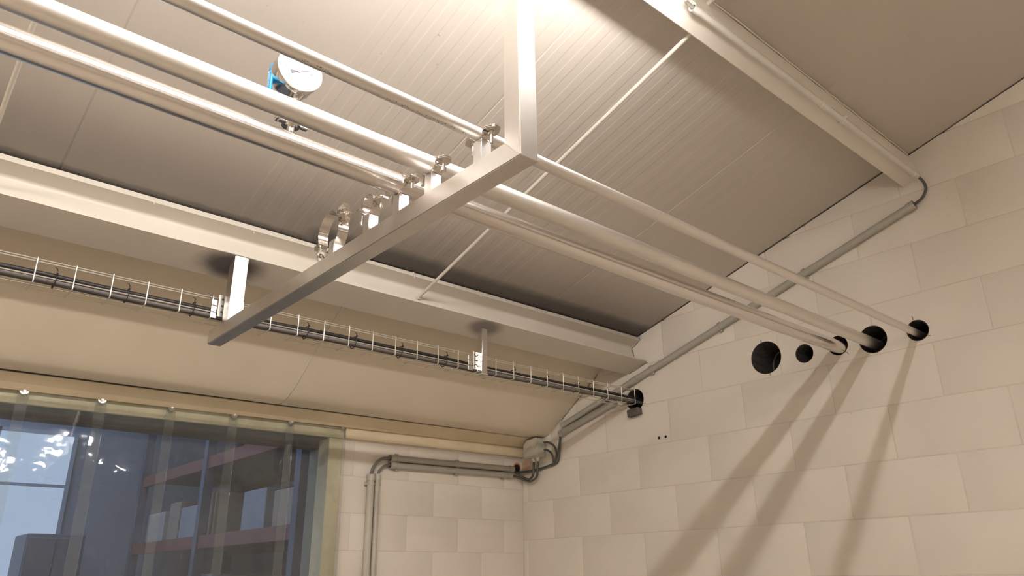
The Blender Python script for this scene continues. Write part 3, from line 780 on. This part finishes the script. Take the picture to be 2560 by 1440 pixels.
# perforated fixing plates
def perf_plate(x0, x1, z0, z1, y, rows, cols, parent, slots=False, nm='fixing_plate', m='galv'):
    """plate in the XZ plane with real openings"""
    bm = nb(); th = 0.002
    def bars(a0, a1, b0, b1): box(bm, (a0, y-th, b0), (a1, y, b1))
    fx = 0.0025; w = (x1-x0-fx*(cols+1))/cols; h = (z1-z0-fx*(rows+1))/rows
    if slots:
        box(bm, (x0, y-th, z0), (x1, y, z1), 0.0006)
    else:
        for c_ in range(cols+1): bars(x0+c_*(w+fx), x0+c_*(w+fx)+fx, z0, z1)
        for r_ in range(rows+1):
            for c_ in range(cols): bars(x0+c_*(w+fx)+fx-0.0001, x0+(c_+1)*(w+fx)+0.0001, z0+r_*(h+fx), z0+r_*(h+fx)+fx)
    return part(nm, bm, M[m], parent)
def bracket(x0, x1, bx0, bx1, parent, v_slots, side_z=(2.393, 2.467), bz=(2.384, 2.448)):
    yb = FY-0.0045
    o = perf_plate(x0, x1, side_z[0], side_z[1], yb, 1, 1, parent, slots=True)
    # dark lozenges on the plate stand in for shade inside cut slots
    cx = (x0+x1)/2; L_ = (x1-x0)
    for i, zz in enumerate((side_z[1]-0.015, (side_z[0]+side_z[1])/2, side_z[0]+0.017)):
        bm = nb()
        if v_slots:
            s = (1, 0, -1)[i]
            for sg in (-1, 1):
                if s == 0: obox(bm, (cx+sg*0.005, yb-0.0022, zz), (1, 0, 0), (0, 1, 0), (0, 0, 1), (0.012, 0.001, 0.004), 0.0004)
                else: obox(bm, (cx+sg*0.006, yb-0.0022, zz), (1, 0, sg*s*0.9), (0, 1, 0), (-sg*s*0.9, 0, 1), (0.015, 0.001, 0.004), 0.0004)
        else: cyl(bm, (cx+0.001, yb-0.0016, zz), (cx+0.001, yb-0.0026, zz), 0.0035, 14)
        part('slot', bm, M['gapshade'], o)
    # backing clip with square tabs
    rows = 3; h = (bz[1]-bz[0])/rows
    for r_ in range(rows):
        bm = nb(); box(bm, (bx0, yb-0.0018, bz[0]+r_*h+0.0018), (bx1, yb, bz[0]+(r_+1)*h-0.0018), 0.0006)
        part('tab', bm, M['galv'], o)
bracket(-2.0870, -2.0640, -2.1080, -2.0905, tr, False)
bracket(-1.0370, -1.0095, -1.0630, -1.0410, tr, True)

hg = empty('tray_hanger', (-0.995, 2.332, 2.376), 'short stainless hanger holding the wire tray, midway to the end wall', 'hanger')
bm = nb(); box(bm, (-1.0085, 2.318, 2.376), (-0.9800, 2.346, 2.569), 0.001); part('hanger_tube', bm, steelv, hg, True)
bm = nb(); box(bm, (-1.0115, 2.315, 2.3725), (-0.9770, 2.349, 2.3762), 0.0008); part('end_cap', bm, M['lgrey'], hg)

# cables lying in the tray
def wob(x, s): return 0.0022*math.sin(x*5.1+s)+0.0012*math.sin(x*13+2*s)
def traycable(y, z, r, m, s, lab, droop=0.0):
    pts = []; x = LEFT+0.05
    while x < 0.10: pts.append((x, y+wob(x, s), z+wob(x, s+2)*0.6)); x += 0.11
    bm = nb(); tube(bm, pts, r, 12, 3); o = link('cable', bm, m, None, True); tag(o, lab, 'cable', 'cables in the wire tray'); return o
traycable(2.3615, 2.4035, 0.0085, M['cable2'], 0.3, 'lighter grey lower cable along the front of the wire tray')
traycable(2.3645, 2.4193, 0.0070, M['black'], 0.3, 'black upper cable resting along the wire tray')
traycable(2.3785, 2.4025, 0.0080, M['cable'], 0.3, 'dark cable at the back of the wire tray bundle')
tie0 = None
def tie(x):
    global tie0
    if tie0 is None:
        bm = nb(); n = 22; pts = []
        for i in range(n+1):
            t = 2*PI*i/n+0.9; pts.append((0.0025*math.sin(t), 2.3670+0.0215*math.cos(t), 2.4085+0.0225*math.sin(t)))
        tube(bm, pts, 0.0016, 6, 0); box(bm, (-0.002, 2.343, 2.4255), (0.003, 2.348, 2.4315)); tube(bm, [(0.0005, 2.345, 2.430), (-0.004, 2.341, 2.437), (-0.009, 2.342, 2.440)], 0.0013, 6, 3)
        tie0 = link('cable_tie', bm, M['black'], None, True); o = tie0
    else: o = tie0.copy(); C.objects.link(o)
    o.location = (x, 0, 0); return o
labs = ['second from the left edge', 'just left of the framed hanger', 'far left']
for x, l in ((-2.545, 'black cable tie round the tray cables, leftmost in view'), (-2.352, 'black cable tie round the tray cables, second from the left'),
             (-2.157, 'black cable tie round the tray cables, just left of the frame hanger'), (-1.765, 'black cable tie round the tray cables, first right of the crossbar end'),
             (-1.575, 'black cable tie round the tray cables, second right of the crossbar end'), (-1.375, 'black cable tie round the tray cables, third right of the crossbar end'),
             (-1.165, 'black cable tie round the tray cables, just left of the short hanger'), (-0.805, 'black cable tie round the tray cables, first right of the short hanger'),
             (-0.61, 'black cable tie round the tray cables, second right of the short hanger'), (-0.412, 'black cable tie round the tray cables, third right of the short hanger'),
             (-0.215, 'black cable tie round the tray cables, nearest the end wall')):
    tag(tie(x), l, 'cable tie', 'cable ties on the tray cables')
# grey foam block under the tray hole and black stub
bm = nb(); obox(bm, (-0.016, 2.356, 2.346), (1, 0, 0), (0, 1, -0.1), (0, 0.1, 1), (0.032, 0.072, 0.036), 0.003)
for v in bm.verts: v.co += Vector([random.uniform(-0.002, 0.002) for _ in range(3)])
tag(link('foam_block', bm, M['foamgrey']), 'rough dark grey foam block under the tray hole in the end wall', 'foam block')

# ------------------------------------------------------------------ conduits, cables and junction box
def conduit(a, b, r, lab, m='grey', collars=(), ends=(1, 1), clips=(), clipdir=(-1, 0, 0), group=None, coll_r=None):
    a, b = Vector(a), Vector(b); d = (b-a).normalized()
    bm = nb(); ringtube(bm, a, b, r, r-0.0022, 22)
    o = link('conduit', bm, M[m], None, True); tag(o, lab, 'conduit', group)
    L_ = (b-a).length
    for t in ([0.012/L_] if ends[0] else [])+([1-0.012/L_] if ends[1] else []):
        p = a+(b-a)*t; bm = nb(); ringtube(bm, p-d*0.014, p+d*0.014, r+0.0028, r-0.0005, 22); link('end_sleeve', bm, M[m], o, True)
    for t in collars:
        p = a+(b-a)*t; bm = nb(); ringtube(bm, p-d*0.022, p+d*0.022, r+0.0022, r-0.0002, 22); link('coupler', bm, M[m], o, True)
    for t in clips:
        p = a+(b-a)*t; cd = Vector(clipdir); side = d.cross(cd).normalized()
        bm = nb(); ringtube(bm, p-d*0.006, p+d*0.006, r+0.0022, r, 18)
        obox(bm, p-cd*(r*0.55), d, side, cd, (0.014, 2*r+0.016, r*0.8), 0.001)
        link('clip', bm, M[m], o, True)
    return o
RC = 0.0155
conduit((-0.019, 0.914, 2.913), (-0.019, 2.855, 2.356), RC, 'long grey conduit sloping down the end wall below the roof line', collars=(0.735,), clips=(0.245, 0.47, 0.68))
conduit((-0.019, 2.475, 2.417), (-0.019, 2.872, 2.3155), 0.0165, 'short grey conduit on the end wall beneath the long sloping one', clips=())
conduit((-0.882, 3.184, 2.147), (-0.090, 3.184, 2.156), RC, 'upper grey horizontal conduit on the back wall beside the strip curtain', clips=(0.05, 0.52), clipdir=(0, -1, 0))
conduit((-0.880, 3.186, 2.1145), (-0.103, 3.186, 2.1215), RC, 'lower grey horizontal conduit on the back wall beside the strip curtain', clips=(0.05, 0.52, 0.93), clipdir=(0, -1, 0))
conduit((-0.984, 3.184, 2.060), (-0.979, 3.184, 0.02), 0.0170, 'wider grey vertical conduit next to the strip curtain', clips=(0.02, 0.4), clipdir=(0, -1, 0), m='lgrey')
conduit((-0.947, 3.186, 2.065), (-0.945, 3.186, 0.02), 0.0125, 'narrower grey vertical conduit, right one of the pair', clips=(0.022, 0.4), clipdir=(0, -1, 0), m='lgrey')
bc = conduit((-1.455, 0.8765, 3.0100), (-0.050, 0.8745, 3.0100), 0.0098, 'slim white conduit under the upper beam', m='white', ends=(1, 1), collars=(0.50,), clips=(0.59,), clipdir=(0, 0, -1))

def cab(pts, r, m, lab, name='cable', sm=8):
    bm = nb(); tube(bm, pts, r, 10, sm); o = link(name, bm, M[m], None, True); tag(o, lab, 'cable'); return o
cab([(-0.07, 0.8745, 3.010), (-0.040, 0.872, 3.008), (-0.022, 0.864, 2.990), (-0.015, 0.863, 2.960), (-0.017, 0.885, 2.927), (-0.019, 0.93, 2.909)], 0.0052, 'cable', 'dark cable bending from the beam conduit into the sloping wall conduit')
cab([(-1.43, 0.8765, 3.010), (-1.462, 0.876, 3.009), (-1.500, 0.865, 3.000), (-1.51, 0.82, 2.980), (-1.515, 0.77, 2.963), (-1.545, 0.75, 2.958)], 0.0048, 'white', 'white cable looping from the beam conduit to the lamp')
cab([(-0.85, 3.184, 2.1474), (-0.885, 3.184, 2.147), (-0.935, 3.180, 2.137), (-0.968, 3.180, 2.108), (-0.982, 3.183, 2.075), (-0.984, 3.184, 2.03)], 0.0075, 'cable2', 'outer grey cable bend between the back wall conduits')
cab([(-0.85, 3.186, 2.1147), (-0.882, 3.186, 2.1145), (-0.912, 3.182, 2.108), (-0.935, 3.182, 2.090), (-0.946, 3.184, 2.070), (-0.947, 3.186, 2.03)], 0.0062, 'cable2', 'inner grey cable bend between the back wall conduits')
# junction box on the corner
jb = empty('junction_box', (-0.035, 3.05, 2.19), 'grey plastic junction box in the corner under the eaves', 'junction box')
bm = nb()
pr = [(3.118, 2.216), (3.120, 2.276), (3.093, 2.306), (3.014, 2.310), (3.004, 2.300), (3.004, 2.214), (3.014, 2.205), (3.108, 2.206)]
extrude_x(bm, pr, -0.068, -0.002); 
bmesh.ops.bevel(bm, geom=bm.edges[:], offset=0.003, segments=2, affect='EDGES'); part('body', bm, M['lgrey'], jb, True)
bm = nb(); pr2 = [(3.05+(y-3.05)*0.9, 2.257+(z-2.257)*0.86) for y, z in pr]; extrude_x(bm, pr2, -0.071, -0.066); part('lid', bm, M['lgrey'], jb)
for (p, d) in (((-0.036, 3.005, 2.280), (0, -1, 0)), ((-0.036, 3.005, 2.241), (0, -1, 0)), ((-0.040, 3.066, 2.207), (0, 0, -1)), ((-0.040, 3.032, 2.207), (0, 0, -1))):
    p = Vector(p); d = Vector(d); bm = nb(); cyl(bm, p, p+d*0.012, 0.0125, 8); cyl(bm, p+d*0.012, p+d*0.022, 0.0100, 14, 0.0072)
    part('gland', bm, M['white'] if d.z else M['lgrey'], jb, True)
cab([(-0.036, 2.990, 2.280), (-0.034, 2.955, 2.278), (-0.026, 2.918, 2.255), (-0.018, 2.908, 2.215), (-0.016, 2.925, 2.180), (-0.014, 2.945, 2.160)], 0.0058, 'cable', 'dark cable leaving the upper side gland of the junction box')
cab([(-0.036, 2.990, 2.241), (-0.034, 2.960, 2.236), (-0.028, 2.935, 2.215), (-0.022, 2.930, 2.185), (-0.016, 2.940, 2.163), (-0.012, 2.955, 2.155)], 0.0058, 'cable', 'dark cable leaving the lower side gland of the junction box')
cab([(-0.019, 2.84, 2.330), (-0.019, 2.868, 2.316), (-0.014, 2.881, 2.285), (-0.012, 2.893, 2.235), (-0.012, 2.900, 2.195), (-0.012, 2.915, 2.168), (-0.013, 2.97, 2.158), (-0.014, 3.05, 2.147), (-0.018, 3.13, 2.143), (-0.045, 3.185, 2.142), (-0.06, 3.20, 2.143)], 0.0068, 'cable', 'thick dark cable from the sloping conduits round the corner to the wall hole')
cab([(-0.040, 3.066, 2.190), (-0.040, 3.068, 2.150), (-0.040, 3.075, 2.115), (-0.036, 3.110, 2.098), (-0.035, 3.150, 2.110), (-0.06, 3.182, 2.135), (-0.085, 3.184, 2.150), (-0.12, 3.184, 2.155)], 0.0062, 'cable', 'dark cable hanging from the left bottom gland of the junction box')
cab([(-0.040, 3.032, 2.190), (-0.040, 3.036, 2.150), (-0.040, 3.045, 2.105), (-0.036, 3.095, 2.086), (-0.035, 3.145, 2.096), (-0.06, 3.180, 2.115), (-0.11, 3.186, 2.121), (-0.14, 3.186, 2.121)], 0.0062, 'cable', 'dark cable hanging from the right bottom gland of the junction box')
# terracotta lined hole in the back wall at the corner
bm = nb(); cyl(bm, (-0.040, YB-0.0012, 2.171), (-0.040, YB+0.002, 2.171), 0.0265, 24)
o = link('terracotta_rim', bm, M['orange'], wb)
bm = nb(); cyl(bm, (-0.042, YB-0.0030, 2.167), (-0.042, YB+0.002, 2.167), 0.0205, 24)
o = link('hole_shadow_plug', bm, M['deep'], wb)
# two wall plugs
for y, lab in ((2.229, 'left one of two open wall plugs low on the end wall'), (2.190, 'right one of two open wall plugs low on the end wall')):
    bm = nb(); ringtube(bm, (-0.0045, y, 2.206), (0.0, y, 2.206), 0.0125, 0.0072, 18); ob = link('wall_plug', bm, M['white'], None, True); tag(ob, lab, 'wall plug', 'wall plugs in the end wall')
    bm = nb(); cyl(bm, (-0.0022, y, 2.206), (-0.0005, y, 2.206), 0.0074, 18); link('bore', bm, M['deep'], ob)

# ------------------------------------------------------------------ strip curtain
def strip(xr, front, lab, wid=0.297, seed=0):
    """one clear strip, right edge at xr"""
    rnd = random.Random(seed); ph = rnd.uniform(0, 6); ph2 = rnd.uniform(0, 6)
    y0 = 3.1765 if front else 3.1810
    root = empty('curtain_strip', (xr-wid/2, y0, 2.272), lab, 'strip curtain', 'clear strips of the doorway curtain')
    bm = nb(); nx, nz = 8, 46; th = 0.002; F, B = [], []
    for j in range(nz+1):
        z = 2.272-(2.272-0.03)*(j/nz)**1.15; t = min(1, (2.272-z)/0.5)
        amp = 0.0075*t
        rowF, rowB = [], []
        for i in range(nx+1):
            u = i/nx-0.5; x = xr-wid/2+u*wid
            yy = y0+amp*(0.5*math.sin(z*4.3+ph)-0.5)*(1.0)+(-0.020*t*(0.25-u*u))*(1 if front else -0.6)+amp*0.3*math.sin(z*9+u*5+ph2)
            yy = min(yy, y0+0.004)
            rowF.append(bm.verts.new((x, yy, z))); rowB.append(bm.verts.new((x, yy+th, z)))
        F.append(rowF); B.append(rowB)
    for j in range(nz):
        for i in range(nx):
            bm.faces.new((F[j][i], F[j][i+1], F[j+1][i+1], F[j+1][i])); bm.faces.new((B[j][i], B[j+1][i], B[j+1][i+1], B[j][i+1]))
    for j in range(nz):
        bm.faces.new((F[j][0], F[j+1][0], B[j+1][0], B[j][0])); bm.faces.new((F[j][nx], B[j][nx], B[j+1][nx], F[j+1][nx]))
    for i in range(nx):
        bm.faces.new((F[0][i], B[0][i], B[0][i+1], F[0][i+1])); bm.faces.new((F[nz][i], F[nz][i+1], B[nz][i+1], B[nz][i]))
    part('strip_sheet', bm, M['pvc'], root, True)
    return root
def bolt(x, root, big=1.0):
    z = 2.262+0.0065*(x+1.1)
    bm = nb(); cyl(bm, (x, 3.1745, z), (x, 3.1725, z), 0.0145*big, 26); cyl(bm, (x, 3.1725, z), (x, 3.170, z), 0.0085*big, 20, 0.007*big)
    o = part('bolt_washer', bm, M['bright'], root, True)
    bm = nb(); cyl(bm, (x, 3.170, z), (x, 3.1655, z), 0.0045*big, 6); part('bolt_head', bm, M['steel'], root)
place = ['rightmost clear strip of the doorway curtain, over the timber jamb', 'second clear strip of the doorway curtain from the right', 'third clear strip of the doorway curtain from the right',
         'fourth clear strip of the doorway curtain from the right', 'fifth clear strip of the doorway curtain from the right', 'leftmost clear strip in view of the doorway curtain',
         'clear curtain strip just out of view at the left']
xr = -1.137
for k in range(7):
    r_ = strip(xr, k % 2 == 0, place[k], seed=k+4)
    bolt(xr-0.020 if k == 0 else xr-0.019, r_, 0.62 if k == 0 else (0.75, 0.9, 0.95, 1.0, 1.05, 1.1, 1.1)[k])
    xr -= 0.2585
# rail holding the strips
bm = nb(); box(bm, (-3.6, 3.1840, 2.2600), (-1.139, 3.1975, 2.2735), 0.001)
tag(link('curtain_rail', bm, M['timber']), 'narrow pale rail the curtain strips hang from', 'rail')

# ------------------------------------------------------------------ fluorescent battens
def lamp(x0, x1, y, z, tm, lab, arms):
    root = empty('fluorescent_lamp', ((x0+x1)/2, y, z), lab, 'lamp', 'fluorescent battens under the roof')
    bm = nb(); box(bm, (x0, y-0.03, z+0.022), (x1, y+0.03, z+0.055), 0.004); part('housing', bm, M['white'], root)
    bm = nb(); cyl(bm, (x0+0.03, y, z), (x1-0.03, y, z), 0.014, 18); part('tube', bm, tm, root, True)
    for xx in (x0+0.01, x1-0.03):
        bm = nb(); box(bm, (xx, y-0.016, z-0.018), (xx+0.02, y+0.016, z+0.023), 0.002); part('tube_holder', bm, M['white'], root)
    for xx in arms:
        bm = nb(); tube(bm, [(xx, y, z+0.053), (xx, y, z+0.075), (xx, 0.8745, 3.019)] if y > 0 else [(xx, y, z+0.05), (xx, y, roofz(y))], 0.004, 8, 0); part('bracket', bm, M['galv'], root)
    return root
lamp(-3.05, -1.535, 0.745, 2.928, M['tube'], 'fluorescent batten lamp hanging beside the upper beam, just above the picture', (-2.8, -1.75))
lamp(-5.1, -3.6, 0.745, 2.928, M['filltube'], 'added fill lamp, second batten in the row beside the upper beam, out of view', (-4.9, -3.8))  # unseen batten, put in to raise the ambient light
lamp(-5.6, -4.08, -2.3, 3.35, M['filltube'], 'added fill lamp behind the camera near the front wall', (-5.4, -4.3))  # another unseen batten added purely as fill

# ------------------------------------------------------------------ hall seen through the curtain
hw = mat('hall_cladding', (0.27, 0.32, 0.40), 0.6, noise=0.1, nscale=2)
hd_ = mat('hall_dark', (0.16, 0.18, 0.21), 0.7)
M['rail'] = mat('door_rail_paint', (0.35, 0.42, 0.52), 0.5)
rk = mat('rack_red', (0.20, 0.065, 0.06), 0.5); rb = mat('rack_blue', (0.09, 0.12, 0.19), 0.5)
cb = [mat('carton_a', (0.36, 0.30, 0.25), 0.8), mat('carton_b', (0.30, 0.33, 0.38), 0.7), mat('carton_c', (0.45, 0.43, 0.42), 0.7)]
slab('floor', (-5.5, YB+0.2, -0.1), (4.0, 9.2, 0.0), M['hallfloor'])
slab('wall_rear', (-5.5, 9.0, 0.0), (4.0, 9.2, 4.6), hw)
slab('wall_rear_left', (-5.7, YB+0.2, 0.0), (-5.5, 9.2, 4.6), hw)
slab('wall_rear_right', (3.8, YB+0.2, 0.0), (4.0, 9.2, 4.6), hw)
slab('ceiling', (-5.7, YB+0.2, 4.6), (4.0, 9.2, 4.7), hd_)
slab('wall_rear_front', (LEFT, YB+0.2, 2.62), (4.0, YB+0.28, 4.6), hd_)
slab('wall_rear_side', (0.2, YB+0.2, 0.0), (4.0, YB+0.28, 4.6), hd_)
# glowing panel added under the hall ceiling to brighten the hall, out of view
bm = nb(); box(bm, (-4.6, 4.2, 4.57), (-1.4, 8.4, 4.595))
M['hallfill'] = emit('hall_fill_glow', (0.55, 0.70, 1.0), 0.9)
tag(link('hall_fill_panel', bm, M['hallfill']), kind='structure')
# daylit door: large translucent panes with slim rails
dd = empty('door_2', (0, 0, 0), kind='structure')
for (x0, x1) in ((-3.3, -1.80), (-1.78, -1.13)):
    for (z0, z1) in ((0.1, 2.50), (2.53, 3.02)):
        bm = nb(); box(bm, (x0, 8.955, z0), (x1, 8.965, z1)); link('pane', bm, M['daylight'], dd)
for a, b in (((-3.34, 8.95, 0.0), (-3.30, 8.999, 3.06)), ((-1.80, 8.95, 0.0), (-1.78, 8.999, 3.06)), ((-1.13, 8.95, 0.0), (-1.09, 8.999, 3.06)), ((-3.30, 8.95, 2.50), (-1.13, 8.999, 2.53)), ((-3.30, 8.95, 3.02), (-1.13, 8.999, 3.06))):
    bm = nb(); box(bm, a, b); link('door_rail', bm, M['rail'], dd)
def rack(x0, x1, y0, y1, levels, lab):
    root = empty('pallet_rack', (x0, y0, 0), lab, 'rack')
    ys = [y0, (y0+y1)/2, y1]
    for y in ys:
        for x in (x0, x1):
            bm = nb(); box(bm, (x-0.04, y-0.04, 0), (x+0.04, y+0.04, 3.6)); part('upright', bm, rb, root)
    for z in levels:
        for x in (x0, x1):
            bm = nb(); box(bm, (x-0.025, y0, z-0.05), (x+0.025, y1, z+0.05)); part('rack_beam', bm, rk, root)
        bm = nb(); box(bm, (x0+0.03, y0, z+0.0), (x1-0.03, y1, z+0.02)); part('shelf', bm, hd_, root)
    return root
rack(-0.5, 0.45, 4.9, 8.5, (1.25, 1.90, 2.55), 'dim pallet rack with red beams behind the strip curtain')
rnd = random.Random(11)
for z in (1.271, 1.921):
    y = 5.05; k = 0; cnt = 0
    while y < 8.2:
        w = rnd.uniform(0.28, 0.5); h = rnd.uniform(0.25, 0.5)
        if rnd.random() < 0.85:
            bm = nb(); box(bm, (-0.42, y, z+0.001), (0.2, y+w, z+h*0.9), 0.006)
            ci = rnd.randrange(3); o = link('carton', bm, cb[ci]); 
            ords = ('nearest', 'second nearest', 'third nearest', 'fourth nearest', 'fifth nearest', 'sixth nearest', 'seventh nearest'); tag(o, 'dim %s carton, %s the doorway on the %s rack shelf' % (('brown', 'bluish grey', 'pale grey')[ci], ords[min(cnt, 6)], ('lower' if z < 1.5 else 'middle')), 'carton', 'cartons on the %s rack shelf' % ('lower' if z < 1.5 else 'middle')); cnt += 1
        y += w+rnd.uniform(0.03, 0.25); k += 1
bm = nb(); box(bm, (-1.50, 8.2, 0.0), (-1.02, 8.75, 2.02), 0.01); box(bm, (-1.49, 8.17, 0.1), (-1.265, 8.199, 1.98), 0.004); box(bm, (-1.255, 8.17, 0.1), (-1.03, 8.199, 1.98), 0.004); o = link('cabinet', bm, rb); tag(o, 'dark blue tall cabinet behind the strip curtain in front of the bright door', 'cabinet')
